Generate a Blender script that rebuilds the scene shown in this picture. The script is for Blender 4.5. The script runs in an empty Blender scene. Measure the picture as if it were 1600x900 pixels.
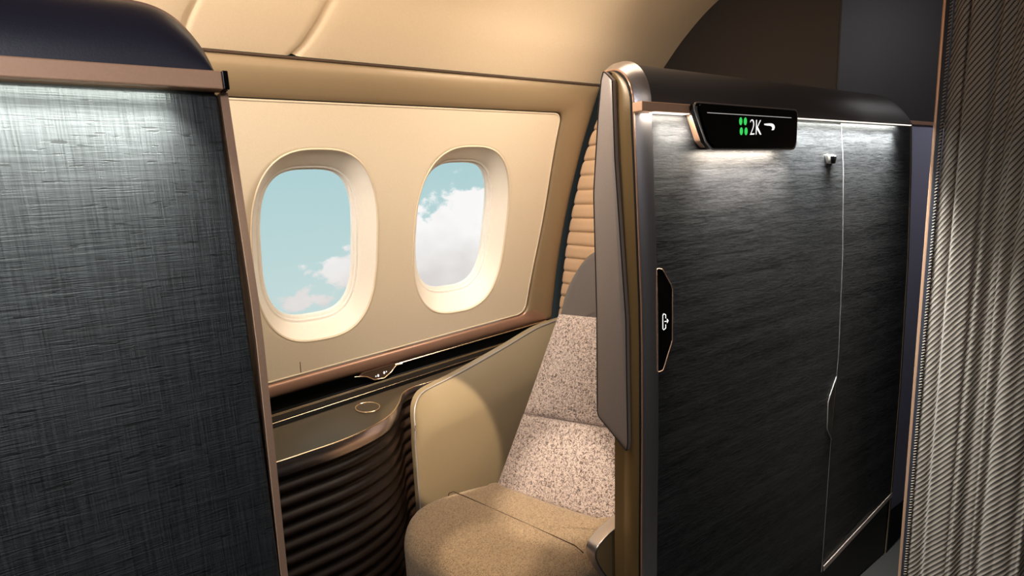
import bpy, bmesh, math, random
from mathutils import Vector, Matrix
random.seed(7)
COL = bpy.context.scene.collection
PI = math.pi

# ------------------------------------------------------------------ materials
def lin(c):
    return tuple(((v/255.0)/12.92 if v/255.0 <= 0.04045 else ((v/255.0+0.055)/1.055)**2.4) for v in c) + (1.0,)

def new_mat(name):
    m = bpy.data.materials.new(name); m.use_nodes = True
    nt = m.node_tree; nt.nodes.clear()
    out = nt.nodes.new('ShaderNodeOutputMaterial')
    b = nt.nodes.new('ShaderNodeBsdfPrincipled')
    nt.links.new(b.outputs[0], out.inputs[0])
    return m, nt, b

def node(nt, typ, **kw):
    n = nt.nodes.new(typ)
    for k, v in kw.items():
        if k.startswith('i_'):
            n.inputs[k[2:].replace('_', ' ')].default_value = v
        else:
            setattr(n, k, v)
    return n

def noise(nt, scale_vec, scale=1.0, detail=3.0, rough=0.55, rot=(0, 0, 0), dist=0.0):
    tc = nt.nodes.new('ShaderNodeTexCoord'); mp = nt.nodes.new('ShaderNodeMapping')
    mp.inputs['Scale'].default_value = scale_vec; mp.inputs['Rotation'].default_value = rot
    nt.links.new(tc.outputs['Object'], mp.inputs['Vector'])
    n = nt.nodes.new('ShaderNodeTexNoise')
    n.inputs['Scale'].default_value = scale; n.inputs['Detail'].default_value = detail
    n.inputs['Roughness'].default_value = rough; n.inputs['Distortion'].default_value = dist
    nt.links.new(mp.outputs[0], n.inputs['Vector'])
    return n

def ramp(nt, src, stops):
    r = nt.nodes.new('ShaderNodeValToRGB')
    e = r.color_ramp.elements
    while len(e) < len(stops): e.new(0.5)
    for k, (p, c) in enumerate(stops):
        e[k].position = p; e[k].color = c
    nt.links.new(src, r.inputs[0])
    return r

def mathn(nt, op, a, b=None, c=None, clamp=False):
    n = nt.nodes.new('ShaderNodeMath'); n.operation = op; n.use_clamp = clamp
    for k, v in enumerate((a, b, c)):
        if v is None: continue
        if isinstance(v, (int, float)): n.inputs[k].default_value = v
        else: nt.links.new(v, n.inputs[k])
    return n.outputs[0]

def bump(nt, b, h, strength=0.3, dist=0.002):
    n = nt.nodes.new('ShaderNodeBump')
    n.inputs['Strength'].default_value = strength; n.inputs['Distance'].default_value = dist
    nt.links.new(h, n.inputs['Height']); nt.links.new(n.outputs[0], b.inputs['Normal'])

def mixc(nt, f, a, b):
    n = nt.nodes.new('ShaderNodeMix'); n.data_type = 'RGBA'
    if isinstance(f, (int, float)): n.inputs[0].default_value = f
    else: nt.links.new(f, n.inputs[0])
    for k, v in ((6, a), (7, b)):
        if isinstance(v, tuple): n.inputs[k].default_value = v
        else: nt.links.new(v, n.inputs[k])
    return n.outputs[2]

def plain(name, rgb, rough=0.5, metal=0.0, grain=120.0, amt=0.05, bmp=0.04, coat=0.0, spec=None):
    """painted / moulded surface with a faint procedural grain"""
    m, nt, b = new_mat(name)
    c = lin(rgb)
    n = noise(nt, (1, 1, 1), grain, 4)
    lo = tuple(v*(1-amt) for v in c[:3])+(1,); hi = tuple(min(1, v*(1+amt)) for v in c[:3])+(1,)
    r = ramp(nt, n.outputs[0], [(0.3, lo), (0.7, hi)])
    nt.links.new(r.outputs[0], b.inputs['Base Color'])
    b.inputs['Roughness'].default_value = rough; b.inputs['Metallic'].default_value = metal
    if coat: b.inputs['Coat Weight'].default_value = coat; b.inputs['Coat Roughness'].default_value = 0.2
    if spec is not None: b.inputs['Specular IOR Level'].default_value = spec
    if bmp: bump(nt, b, n.outputs[0], bmp, 0.001)
    return m

def emis(name, rgb, s):
    m, nt, b = new_mat(name)
    b.inputs['Base Color'].default_value = lin(rgb)
    b.inputs['Emission Color'].default_value = lin(rgb); b.inputs['Emission Strength'].default_value = s
    return m

def linen(name, base, hi):
    """dark cross-hatched woven wall covering with short dark slubs"""
    m, nt, b = new_mat(name)
    h = noise(nt, (22, 22, 620), 1, 2); v = noise(nt, (520, 520, 16), 1, 2)
    s = noise(nt, (42, 42, 300), 1, 1); big = noise(nt, (9, 9, 9), 1, 2); st = noise(nt, (6, 6, 150), 1, 2)
    mx = mathn(nt, 'ADD', mathn(nt, 'MULTIPLY', h.outputs[0], 0.36), mathn(nt, 'MULTIPLY', v.outputs[0], 0.60))
    mx = mathn(nt, 'MULTIPLY_ADD', st.outputs[0], 0.22, mx)
    mx = mathn(nt, 'MULTIPLY_ADD', mathn(nt, 'SUBTRACT', big.outputs[0], 0.5), 0.08, mx)
    slub = ramp(nt, s.outputs[0], [(0.665, (1, 1, 1, 1)), (0.70, (0.22, 0.22, 0.22, 1))])
    r = ramp(nt, mx, [(0.40, lin(base)), (0.70, lin(hi))])
    c = nt.nodes.new('ShaderNodeMix'); c.data_type = 'RGBA'; c.blend_type = 'MULTIPLY'; c.inputs[0].default_value = 1
    nt.links.new(r.outputs[0], c.inputs[6]); nt.links.new(slub.outputs[0], c.inputs[7])
    nt.links.new(c.outputs[2], b.inputs['Base Color'])
    b.inputs['Roughness'].default_value = 0.5
    b.inputs['Specular IOR Level'].default_value = 0.4
    bump(nt, b, mathn(nt, 'MULTIPLY', mx, mathn(nt, 'MULTIPLY_ADD', slub.outputs[0], 0.35, 0.75)), 0.38, 0.002)
    return m

def brushed(name, base, hi):
    """dark wall covering with fine wavy horizontal strokes"""
    m, nt, b = new_mat(name)
    w = noise(nt, (20, 20, 200), 1, 4, 0.6, rot=(0, 0.035, 0), dist=0.5); f = noise(nt, (60, 60, 420), 1, 2)
    g = noise(nt, (1.2, 1.2, 30), 1, 3, rot=(0, 0.05, 0))
    mx = mathn(nt, 'ADD', mathn(nt, 'MULTIPLY', w.outputs[0], 0.5), mathn(nt, 'MULTIPLY', f.outputs[0], 0.3))
    mx = mathn(nt, 'MULTIPLY_ADD', g.outputs[0], 0.38, mx)
    r = ramp(nt, mx, [(0.46, lin(base)), (0.70, lin(hi))])
    nt.links.new(r.outputs[0], b.inputs['Base Color'])
    b.inputs['Roughness'].default_value = 0.5
    b.inputs['Specular IOR Level'].default_value = 0.22
    bump(nt, b, mx, 0.5, 0.002)
    return m

def boucle(name, dark, light, scale, bs=0.9):
    m, nt, b = new_mat(name)
    n = noise(nt, (1, 1, 1), scale, 2.5, 0.6, dist=1.2)
    n2 = noise(nt, (1, 1, 1), scale*2.3, 2, 0.5)
    mx = mathn(nt, 'MULTIPLY_ADD', n2.outputs[0], 0.35, mathn(nt, 'MULTIPLY', n.outputs[0], 0.75))
    r = ramp(nt, mx, [(0.45, lin(dark)), (0.60, lin(light))])
    nt.links.new(r.outputs[0], b.inputs['Base Color'])
    b.inputs['Roughness'].default_value = 0.9; b.inputs['Sheen Weight'].default_value = 0.25
    bump(nt, b, mx, bs, 0.006)
    return m

def twill(name):
    """coarse diagonal twill for the drape, stripes run in the cloth's own UV space"""
    m, nt, b = new_mat(name)
    tc = nt.nodes.new('ShaderNodeTexCoord'); sp = nt.nodes.new('ShaderNodeSeparateXYZ')
    nt.links.new(tc.outputs['UV'], sp.inputs[0])
    w = noise(nt, (1, 1, 1), 9, 2); fine = noise(nt, (1, 1, 1), 900, 2)
    d = mathn(nt, 'MULTIPLY_ADD', sp.outputs[0], -1.35, sp.outputs[1])
    d = mathn(nt, 'MULTIPLY_ADD', w.outputs[0], 0.010, d)
    s = mathn(nt, 'SINE', mathn(nt, 'MULTIPLY', d, 2*PI/0.0185))
    cross = mathn(nt, 'SINE', mathn(nt, 'MULTIPLY', mathn(nt, 'ADD', sp.outputs[0], sp.outputs[1]), 2*PI/0.006))
    v = mathn(nt, 'MULTIPLY_ADD', s, 0.42, 0.5)
    v = mathn(nt, 'MULTIPLY_ADD', cross, 0.10, v)
    v = mathn(nt, 'MULTIPLY_ADD', mathn(nt, 'SUBTRACT', fine.outputs[0], 0.5), 0.35, v)
    r = ramp(nt, v, [(0.14, lin((26, 23, 22))), (0.44, lin((142, 132, 124)))])
    nt.links.new(r.outputs[0], b.inputs['Base Color'])
    b.inputs['Roughness'].default_value = 0.85; b.inputs['Sheen Weight'].default_value = 0.1
    bump(nt, b, v, 0.5, 0.003)
    return m

M = {}
M['beige'] = plain('beige moulded panel', (224, 205, 176), 0.55, 0, 260, 0.03, 0.03)
M['ceiling'] = plain('beige ceiling lining', (222, 198, 166), 0.6, 0, 200, 0.03, 0.03)
M['reveal'] = plain('pale window reveal', (246, 236, 220), 0.4, 0, 200, 0.02, 0.0)
M['white_lip'] = plain('white window lip', (250, 244, 234), 0.3, 0, 100, 0.02, 0.0)
M['olive_frame'] = plain('olive tan satin frame', (146, 124, 94), 0.42, 0.15, 300, 0.03, 0.02)
M['bronze_ledge'] = plain('pinkish bronze ledge', (168, 130, 108), 0.32, 0.45, 300, 0.03, 0.0)
M['copper'] = plain('satin copper', (196, 156, 130), 0.38, 0.45, 300, 0.03, 0.0)
M['rail'] = plain('pale copper rail', (228, 180, 144), 0.45, 0.15, 300, 0.03, 0.0)
M['gold'] = plain('pale gold line', (218, 194, 160), 0.25, 0.9, 200, 0.03, 0.0)
M['chrome'] = plain('brushed chrome', (214, 208, 208), 0.28, 0.9, 300, 0.03, 0.0)
M['hook'] = plain('hook chrome', (206, 202, 198), 0.3, 0.8, 200, 0.03, 0.0)
M['steel'] = plain('grey steel line', (140, 138, 140), 0.4, 0.3, 300, 0.03, 0.0)
M['dark_gap'] = plain('shadow black', (16, 13, 11), 0.7, 0, 100, 0.1, 0.0)
M['black_gloss'] = plain('gloss black', (4, 4, 5), 0.15, 0, 50, 0.02, 0.0, spec=0.25)
M['navy_cap'] = plain('navy leather cap', (42, 42, 58), 0.42, 0, 500, 0.12, 0.15)
M['dark_cap'] = plain('charcoal leather cap', (74, 70, 70), 0.45, 0, 500, 0.12, 0.15)
M['linen'] = linen('charcoal linen covering', (11, 12, 14), (46, 47, 49))
M['brushed'] = brushed('charcoal stroke covering', (5, 6, 10), (45, 46, 48))
M['wing'] = plain('satin taupe metal', (172, 160, 152), 0.4, 0.35, 400, 0.04, 0.0)
M['olive_gloss'] = plain('satin olive jamb', (128, 104, 66), 0.38, 0.2, 300, 0.04, 0.0, coat=0.3)
M['boucle'] = boucle('boucle upholstery', (104, 82, 72), (228, 208, 196), 150, 1.0)
M['tan_fabric'] = boucle('tan seat fabric', (122, 96, 68), (192, 164, 126), 300, 0.7)
M['shell'] = plain('olive beige leather shell', (136, 121, 96), 0.4, 0.0, 700, 0.05, 0.08)
M['olive_arm'] = plain('olive armrest', (176, 146, 100), 0.45, 0.0, 400, 0.04, 0.0)
M['leather_grey'] = plain('grey leather', (98, 90, 86), 0.45, 0.0, 700, 0.05, 0.08)
M['piping'] = plain('grey piping', (150, 144, 140), 0.4, 0.2, 200, 0.03, 0.0)
M['seam'] = plain('seam thread', (70, 50, 36), 0.9, 0, 300, 0.1, 0.0)
M['counter'] = plain('dark bronze countertop', (70, 60, 44), 0.36, 0.25, 500, 0.05, 0.02)
M['rib'] = plain('ribbed dark brown', (42, 30, 24), 0.38, 0.1, 200, 0.08, 0.0)
M['pod'] = plain('brown control pod', (96, 74, 58), 0.4, 0.2, 200, 0.05, 0.0)
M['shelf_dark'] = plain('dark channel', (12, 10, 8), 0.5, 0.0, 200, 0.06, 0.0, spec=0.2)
M['quilt'] = plain('quilted tan suede', (208, 174, 140), 0.7, 0, 420, 0.08, 0.12)
M['bulkhead'] = plain('dark brown bulkhead', (36, 28, 27), 0.6, 0, 500, 0.08, 0.05)
M['upper'] = plain('dark grey upper panel', (45, 42, 43), 0.6, 0, 500, 0.08, 0.05)
M['band_metal'] = plain('lavender steel edge', (208, 196, 196), 0.27, 0.95, 300, 0.03, 0.0)
M['bluegrey'] = plain('blue grey wall', (158, 160, 184), 0.5, 0, 300, 0.04, 0.03)
M['carpet'] = plain('dark carpet', (12, 11, 11), 0.95, 0, 700, 0.3, 0.4)
M['binding'] = plain('navy binding', (30, 32, 44), 0.7, 0, 300, 0.15, 0.1)
M['stitch'] = plain('pale stitching', (150, 138, 124), 0.8, 0, 300, 0.15, 0.0)
M['twill'] = twill('grey diagonal twill')
M['kick'] = plain('black kick panel', (10, 10, 13), 0.5, 0, 300, 0.1, 0.02)
M['white_em'] = emis('lit white', (250, 250, 250), 1.0)
M['green_em'] = emis('lit green', (56, 205, 92), 1.0)
M['led'] = emis('led line', (255, 246, 232), 1.3)
M['icon'] = emis('icon print', (235, 230, 225), 0.6)

def glass_mat():
    m = bpy.data.materials.new('cabin window pane'); m.use_nodes = True
    nt = m.node_tree; nt.nodes.clear()
    o = nt.nodes.new('ShaderNodeOutputMaterial'); mx = nt.nodes.new('ShaderNodeMixShader')
    t = nt.nodes.new('ShaderNodeBsdfTransparent'); g = nt.nodes.new('ShaderNodeBsdfGlossy')
    g.inputs['Roughness'].default_value = 0.02; f = nt.nodes.new('ShaderNodeFresnel'); f.inputs[0].default_value = 1.3
    nt.links.new(f.outputs[0], mx.inputs[0]); nt.links.new(t.outputs[0], mx.inputs[1]); nt.links.new(g.outputs[0], mx.inputs[2])
    nt.links.new(mx.outputs[0], o.inputs[0])
    return m
M['glass'] = glass_mat()

# ------------------------------------------------------------------ helpers
def world_loc(o):
    v = Vector((0, 0, 0))
    while o is not None:
        v += o.location; o = o.parent
    return v

def tag(o, label=None, cat=None, group=None, kind=None):
    if label: o['label'] = label
    if cat: o['category'] = cat
    if group: o['group'] = group
    if kind: o['kind'] = kind
    return o

def thing(name, loc, label, cat, group=None):
    o = bpy.data.objects.new(name, None); COL.objects.link(o); o.location = loc
    o.empty_display_size = 0.05
    return tag(o, label, cat, group)

def obj(name, bm, mat, parent=None, smooth=True, angle=40, base=None):
    off = world_loc(parent) if parent else Vector(base or (0, 0, 0))
    bmesh.ops.recalc_face_normals(bm, faces=bm.faces)
    for v in bm.verts: v.co -= off
    me = bpy.data.meshes.new(name); bm.to_mesh(me); bm.free()
    me.materials.append(mat)
    if smooth:
        for p in me.polygons: p.use_smooth = True
        try: me.set_sharp_from_angle(angle=math.radians(angle))
        except Exception: pass
    o = bpy.data.objects.new(name, me); COL.objects.link(o)
    if parent: o.parent = parent
    elif base: o.location = base
    return o

def bm_grid(fn, nu, nv, bm=None, cu=False, cv=False):
    bm = bm or bmesh.new()
    vs = [[bm.verts.new(fn(i/nu if not cu else i/nu, j/nv)) for j in range(nv + (0 if cv else 1))] for i in range(nu + (0 if cu else 1))]
    for i in range(nu):
        for j in range(nv):
            a = vs[i][j]; b = vs[(i+1) % len(vs)][j]; c = vs[(i+1) % len(vs)][(j+1) % len(vs[0])]; d = vs[i][(j+1) % len(vs[0])]
            try: bm.faces.new((a, b, c, d))
            except ValueError: pass
    return bm

def solid(bm, vec):
    """give an open sheet a thickness by extruding along vec"""
    r = bmesh.ops.extrude_face_region(bm, geom=list(bm.faces))
    bmesh.ops.translate(bm, verts=[g for g in r['geom'] if isinstance(g, bmesh.types.BMVert)], vec=vec)
    return bm

def bm_box(x0, x1, y0, y1, z0, z1, bev=0.0, bm=None, seg=2):
    b2 = bmesh.new()
    bmesh.ops.create_cube(b2, size=1)
    for v in b2.verts:
        v.co = Vector(((x0+x1)/2+v.co.x*(x1-x0), (y0+y1)/2+v.co.y*(y1-y0), (z0+z1)/2+v.co.z*(z1-z0)))
    if bev: bmesh.ops.bevel(b2, geom=list(b2.edges), offset=bev, segments=seg, affect='EDGES', profile=0.5)
    if bm is None: return b2
    merge(bm, b2); return bm

def merge(bm, b2):
    mp = {}
    for v in b2.verts: mp[v] = bm.verts.new(v.co)
    for f in b2.faces:
        try: bm.faces.new([mp[v] for v in f.verts])
        except ValueError: pass
    b2.free()

def bm_prism(poly, plane, d0, d1, bev=0.0, seg=2):
    """polygon in plane ('xz','xy','yz') extruded from d0 to d1 on the third axis"""
    def P(p, d):
        return {'xz': (p[0], d, p[1]), 'xy': (p[0], p[1], d), 'yz': (d, p[0], p[1])}[plane]
    bm = bmesh.new()
    a = [bm.verts.new(P(p, d0)) for p in poly]; b = [bm.verts.new(P(p, d1)) for p in poly]
    fa = bm.faces.new(a); fb = bm.faces.new(b[::-1])
    n = len(poly)
    for i in range(n): bm.faces.new((a[i], b[i], b[(i+1) % n], a[(i+1) % n]))
    if bev:
        es = [e for e in bm.edges if fa in e.link_faces or fb in e.link_faces]
        bmesh.ops.bevel(bm, geom=es, offset=bev, segments=seg, affect='EDGES', profile=0.5)
    return bm

def bm_tube(pts, r, n=8, closed=False, bm=None, caps=True):
    bm = bm or bmesh.new()
    pts = [Vector(p) for p in pts]; N = len(pts); rings = []
    up = Vector((0.13, 0.21, 0.97)).normalized()
    for i, p in enumerate(pts):
        if closed: t = pts[(i+1) % N]-pts[i-1]
        else: t = pts[min(i+1, N-1)]-pts[max(i-1, 0)]
        t.normalize()
        s = t.cross(up)
        if s.length < 1e-3: s = t.cross(Vector((1, 0, 0)))
        s.normalize(); u = s.cross(t)
        rr = r[i] if isinstance(r, (list, tuple)) else r
        rings.append([bm.verts.new(p+(s*math.cos(2*PI*k/n)+u*math.sin(2*PI*k/n))*rr) for k in range(n)])
    for i in range(N if closed else N-1):
        a = rings[i]; b = rings[(i+1) % N]
        for k in range(n): bm.faces.new((a[k], a[(k+1) % n], b[(k+1) % n], b[k]))
    if caps and not closed:
        bm.faces.new(rings[0][::-1]); bm.faces.new(rings[-1])
    return bm

def lerp(a, b, t): return a+(b-a)*t
def smooth01(t): t = max(0.0, min(1.0, t)); return t*t*(3-2*t)

def interp(tab, x):
    if x <= tab[0][0]: return tab[0][1]
    for (a, va), (b, vb) in zip(tab, tab[1:]):
        if x <= b: return lerp(va, vb, (x-a)/(b-a))
    return tab[-1][1]

def spline(pts, n):
    """Catmull-Rom resampling of a polyline, n points per span"""
    P = [Vector(p) for p in pts]; out = []
    for i in range(len(P)-1):
        p0 = P[max(i-1, 0)]; p1 = P[i]; p2 = P[i+1]; p3 = P[min(i+2, len(P)-1)]
        for k in range(n):
            t = k/n
            out.append(0.5*((2*p1)+(p2-p0)*t+(2*p0-5*p1+4*p2-p3)*t*t+(3*p1-p0-3*p2+p3)*t**3))
    out.append(P[-1]); return out

def along(pts, t):
    L = [0.0]
    for a, b in zip(pts, pts[1:]): L.append(L[-1]+(b-a).length)
    d = t*L[-1]
    for i in range(len(pts)-1):
        if d <= L[i+1]+1e-9: return pts[i].lerp(pts[i+1], (d-L[i])/max(1e-9, L[i+1]-L[i]))
    return pts[-1].copy()

def round_poly(pts, radii, n=6):
    """2D polygon with rounded corners, n+1 points per corner"""
    out = []; N = len(pts)
    for i in range(N):
        p = Vector(pts[i]); a = Vector(pts[i-1]); b = Vector(pts[(i+1) % N]); r = radii[i] if isinstance(radii, (list, tuple)) else radii
        if r <= 0: out.append((p.x, p.y)); continue
        u = (a-p).normalized(); v = (b-p).normalized()
        h = u.angle(v)/2; d = min(r/math.tan(h), 0.49*(a-p).length, 0.49*(b-p).length)
        q0 = p+u*d; q1 = p+v*d
        for k in range(n+1):
            t = k/n; q = q0.lerp(p, t).lerp(p.lerp(q1, t), t); out.append((q.x, q.y))
    return out

def bm_pillow(outline, nrm, r, thick, bulge=0.0, nr=8, fill=10):
    """rounded cushion from a closed 3-D outline; outline is its widest section, nrm the face side"""
    bm = bmesh.new(); nrm = Vector(nrm).normalized(); P = [Vector(p) for p in outline]; N = len(P)
    c = sum(P, Vector())/N
    # inward direction at each outline point
    inn = []
    for i in range(N):
        t = (P[(i+1) % N]-P[i-1]).normalized(); d = nrm.cross(t)
        if d.dot(c-P[i]) < 0: d = -d
        inn.append(d.normalized())
    rings = []
    for k in range(4):
        rings.append([p-nrm*(thick-r)*(1-k/4)-nrm*r*0 for p in P])
    for k in range(nr+1):
        a = PI/2*k/nr
        rings.append([P[i]+inn[i]*r*(1-math.cos(a))+nrm*(r*math.sin(a)) for i in range(N)])
    top = rings[-1]
    for k in range(1, fill):
        f = k/fill
        rings.append([top[i].lerp(c+nrm*r, f)+nrm*bulge*(1-(1-f)**2) for i in range(N)])
    vs = [[bm.verts.new(p) for p in rg] for rg in rings]
    for a, b in zip(vs, vs[1:]):
        for i in range(N): bm.faces.new((a[i], a[(i+1) % N], b[(i+1) % N], b[i]))
    ce = bm.verts.new(c+nrm*(r+bulge))
    for i in range(N): bm.faces.new((vs[-1][i], vs[-1][(i+1) % N], ce))
    bm.faces.new(vs[0][::-1])
    return bm

def bm_patch(c00, c10, c01, c11, nrm, r, thick, bulge, nu=40, nv=40, top_sag=0.0):
    """upholstered quad panel: u from c00 to c10, v from c00 to c01, rounded borders and a closed back"""
    C = [Vector(c) for c in (c00, c10, c01, c11)]; nrm = Vector(nrm).normalized()
    W = ((C[1]-C[0]).length+(C[3]-C[2]).length)/2; Hh = ((C[2]-C[0]).length+(C[3]-C[1]).length)/2
    def es(n, L):  # samples denser at the borders
        t = [0.5-0.5*math.cos(PI*i/n) for i in range(n+1)]; return t
    us = es(nu, W); vs_ = es(nv, Hh)
    bm = bmesh.new(); g = []
    for u in us:
        row = []
        for v in vs_:
            p = C[0].lerp(C[1], u).lerp(C[2].lerp(C[3], u), v)
            e = min(u*W, (1-u)*W, v*Hh, (1-v)*Hh)
            # rounded border, both directions
            def fall(d):
                d = min(d, r); return r-math.sqrt(max(0, r*r-(r-d)**2))
            dep = max(fall(min(u, 1-u)*W), fall(min(v, 1-v)*Hh))
            b = bulge*(1-(2*u-1)**2)*(1-(2*v-1)**2)
            row.append(bm.verts.new(p+nrm*(b-dep)))
        g.append(row)
    n1 = len(us)-1; n2 = len(vs_)-1
    for i in range(n1):
        for j in range(n2): bm.faces.new((g[i][j], g[i+1][j], g[i+1][j+1], g[i][j+1]))
    rim = [g[i][0] for i in range(n1)]+[g[n1][j] for j in range(n2)]+[g[i][n2] for i in range(n1, 0, -1)]+[g[0][j] for j in range(n2, 0, -1)]
    back = [bm.verts.new(v.co-nrm*thick) for v in rim]
    for i in range(len(rim)):
        k = (i+1) % len(rim); bm.faces.new((rim[i], rim[k], back[k], back[i]))
    bm.faces.new(back)
    return bm

# ------------------------------------------------------------------ the fuselage side
def wy(z, off=0.0):
    """y of the curved side wall at height z, off = distance inside it"""
    return -0.89+math.sqrt((2.9-off)**2-(z-0.42)**2)
def WP(x, z, off=0.0):
    """point on the side wall, moved inwards by off along the wall normal"""
    y = wy(z); n = Vector((0, y+0.89, z-0.42)).normalized()
    return Vector((x, y, z))-n*off

def bm_ring(P, Q, fn, steps):
    """strip between two matched 2-D closed loops, fn(x, z, t) gives the point"""
    bm = bmesh.new(); N = len(P); rows = []
    for s in range(steps+1):
        t = s/steps
        rows.append([bm.verts.new(fn(lerp(P[i][0], Q[i][0], t), lerp(P[i][1], Q[i][1], t), t)) for i in range(N)])
    for a, b in zip(rows, rows[1:]):
        for i in range(N): bm.faces.new((a[i], a[(i+1) % N], b[(i+1) % N], b[i]))
    return bm

# back structure of the side wall
bm = bm_grid(lambda u, v: WP(lerp(-1.6, 1.95, u), lerp(0.0, 1.80, v), -0.16 if True else 0), 4, 30)
W1, W2 = (0.54, 1.252), (1.087, 1.262)      # window centres (x, z)
def superell(cx, cz, a, b, n, N=128):
    out = []
    for k in range(N):
        t = 2*PI*k/N; c, s = math.cos(t), math.sin(t)
        out.append((cx+a*math.copysign(abs(c)**(2/n), c), cz+b*math.copysign(abs(s)**(2/n), s)))
    return out
bm.free()
# wall_far: lower and border fields of the shell, leaving the window field open
wf = bmesh.new()
for (x0, x1, z0, z1) in ((-1.6, 1.602, 0.0, 0.84), (-1.6, 1.602, 1.66, 1.815), (-1.6, 0.30, 0.84, 1.66), (1.33, 1.602, 0.84, 1.66), (0.78, 0.86, 0.84, 1.66)):
    bm_grid(lambda u, v: WP(lerp(x0, x1, u), lerp(z0, z1, v), -0.035), 4, 14, wf)
tag(obj('wall_corner', bm_grid(lambda u, v: WP(lerp(1.656, 1.90, u), lerp(0, 1.815, v), -0.035), 2, 20), M['dark_gap']), kind='structure')
tag(obj('wall_far', wf, M['dark_gap']), kind='structure')

PB = lambda x: 0.794+0.062*x          # lower edge of the beige panel rises gently
def panel_right(z):
    return interp([(0.88, 1.43), (0.935, 1.447), (1.30, 1.477), (1.67, 1.457), (1.70, 1.44)], z)

# beige panel with two openings: one radial cell per window, cells share the border x = 0.8135
XM = 0.8135; XL = -0.60
OUT_A, OUT_B, OUT_N = 0.205, 0.318, 2.75
def cell(cx, cz, border, bm):
    hole = []
    for (x, z) in border:
        ang = math.atan2((z-cz)/OUT_B, (x-cx)/OUT_A); c, s = math.cos(ang), math.sin(ang)
        rr = (abs(c)**OUT_N+abs(s)**OUT_N)**(-1/OUT_N)
        hole.append((cx+OUT_A*rr*c, cz+OUT_B*rr*s))
    rows = []; S = 14
    for k in range(S+1):
        t = k/S
        rows.append([bm.verts.new(WP(lerp(h[0], b[0], t), lerp(h[1], b[1], t), 0.0)) for h, b in zip(hole, border)])
    # rolled inner edge into the window
    rows.insert(0, [bm.verts.new(WP(h[0]+(cx-h[0])*0.018, h[1]+(cz-h[1])*0.012, -0.006)) for h in hole])
    for a, b in zip(rows, rows[1:]):
        for i in range(len(border)): bm.faces.new((a[i], a[(i+1) % len(border)], b[(i+1) % len(border)], b[i]))
def seg(a, b, n): return [(lerp(a[0], b[0], i/n), lerp(a[1], b[1], i/n)) for i in range(n)]
TOPZ = 1.694
bd1 = seg((XM, PB(XM)), (XM, TOPZ), 40)+seg((XM, TOPZ), (XL, TOPZ), 50)+seg((XL, TOPZ), (XL, PB(XL)), 40)+seg((XL, PB(XL)), (XM, PB(XM)), 50)
cornr = round_poly([(1.425, PB(1.42)), (panel_right(0.95), 0.95)], 0, 1)
rp = [(XM, PB(XM)), (1.428, PB(1.428)), (1.477, 1.30), (1.452, TOPZ+0.004), (XM, TOPZ)]
rr_ = round_poly(rp, [0, 0.055, 1.6, 0.035, 0], 10)
bd2 = []
for a, b in zip(rr_[:-1], rr_[1:]):
    L = math.hypot(b[0]-a[0], b[1]-a[1]); bd2 += seg(a, b, max(1, int(L/0.02)))
bd2 += seg((XM, TOPZ), (XM, PB(XM)), 40)
pb = bmesh.new(); cell(W1[0], W1[1], bd1, pb); cell(W2[0], W2[1], bd2, pb)
bmesh.ops.remove_doubles(pb, verts=pb.verts, dist=0.0008)
side_panel = thing('lining_panel', (0.6, wy(0.82), 0.82), 'cream moulded lining panel around both oval windows', 'panel')
obj('panel', pb, M['beige'], side_panel, angle=60)
# moulded lip around the panel's outer edge
edge = [(XL, PB(XL))]+rr_[1:-1]+[(XL, TOPZ)]
pth = []
for a, b in zip(edge, edge[1:]):
    L = math.hypot(b[0]-a[0], b[1]-a[1]); pth += seg(a, b, max(1, int(L/0.03)))
pth.append(edge[-1])
obj('edge_lip', bm_tube([WP(x, z, -0.001) for x, z in pth], 0.0035, 8), M['beige'], side_panel)
# fine joint line near the sill
obj('joint_line', bm_tube([WP(x, z, 0.0002) for x, z in [(0.46, PB(0.46)+0.005), (0.46, PB(.46)+0.045)]], 0.0012, 6), M['seam'], side_panel)

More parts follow.
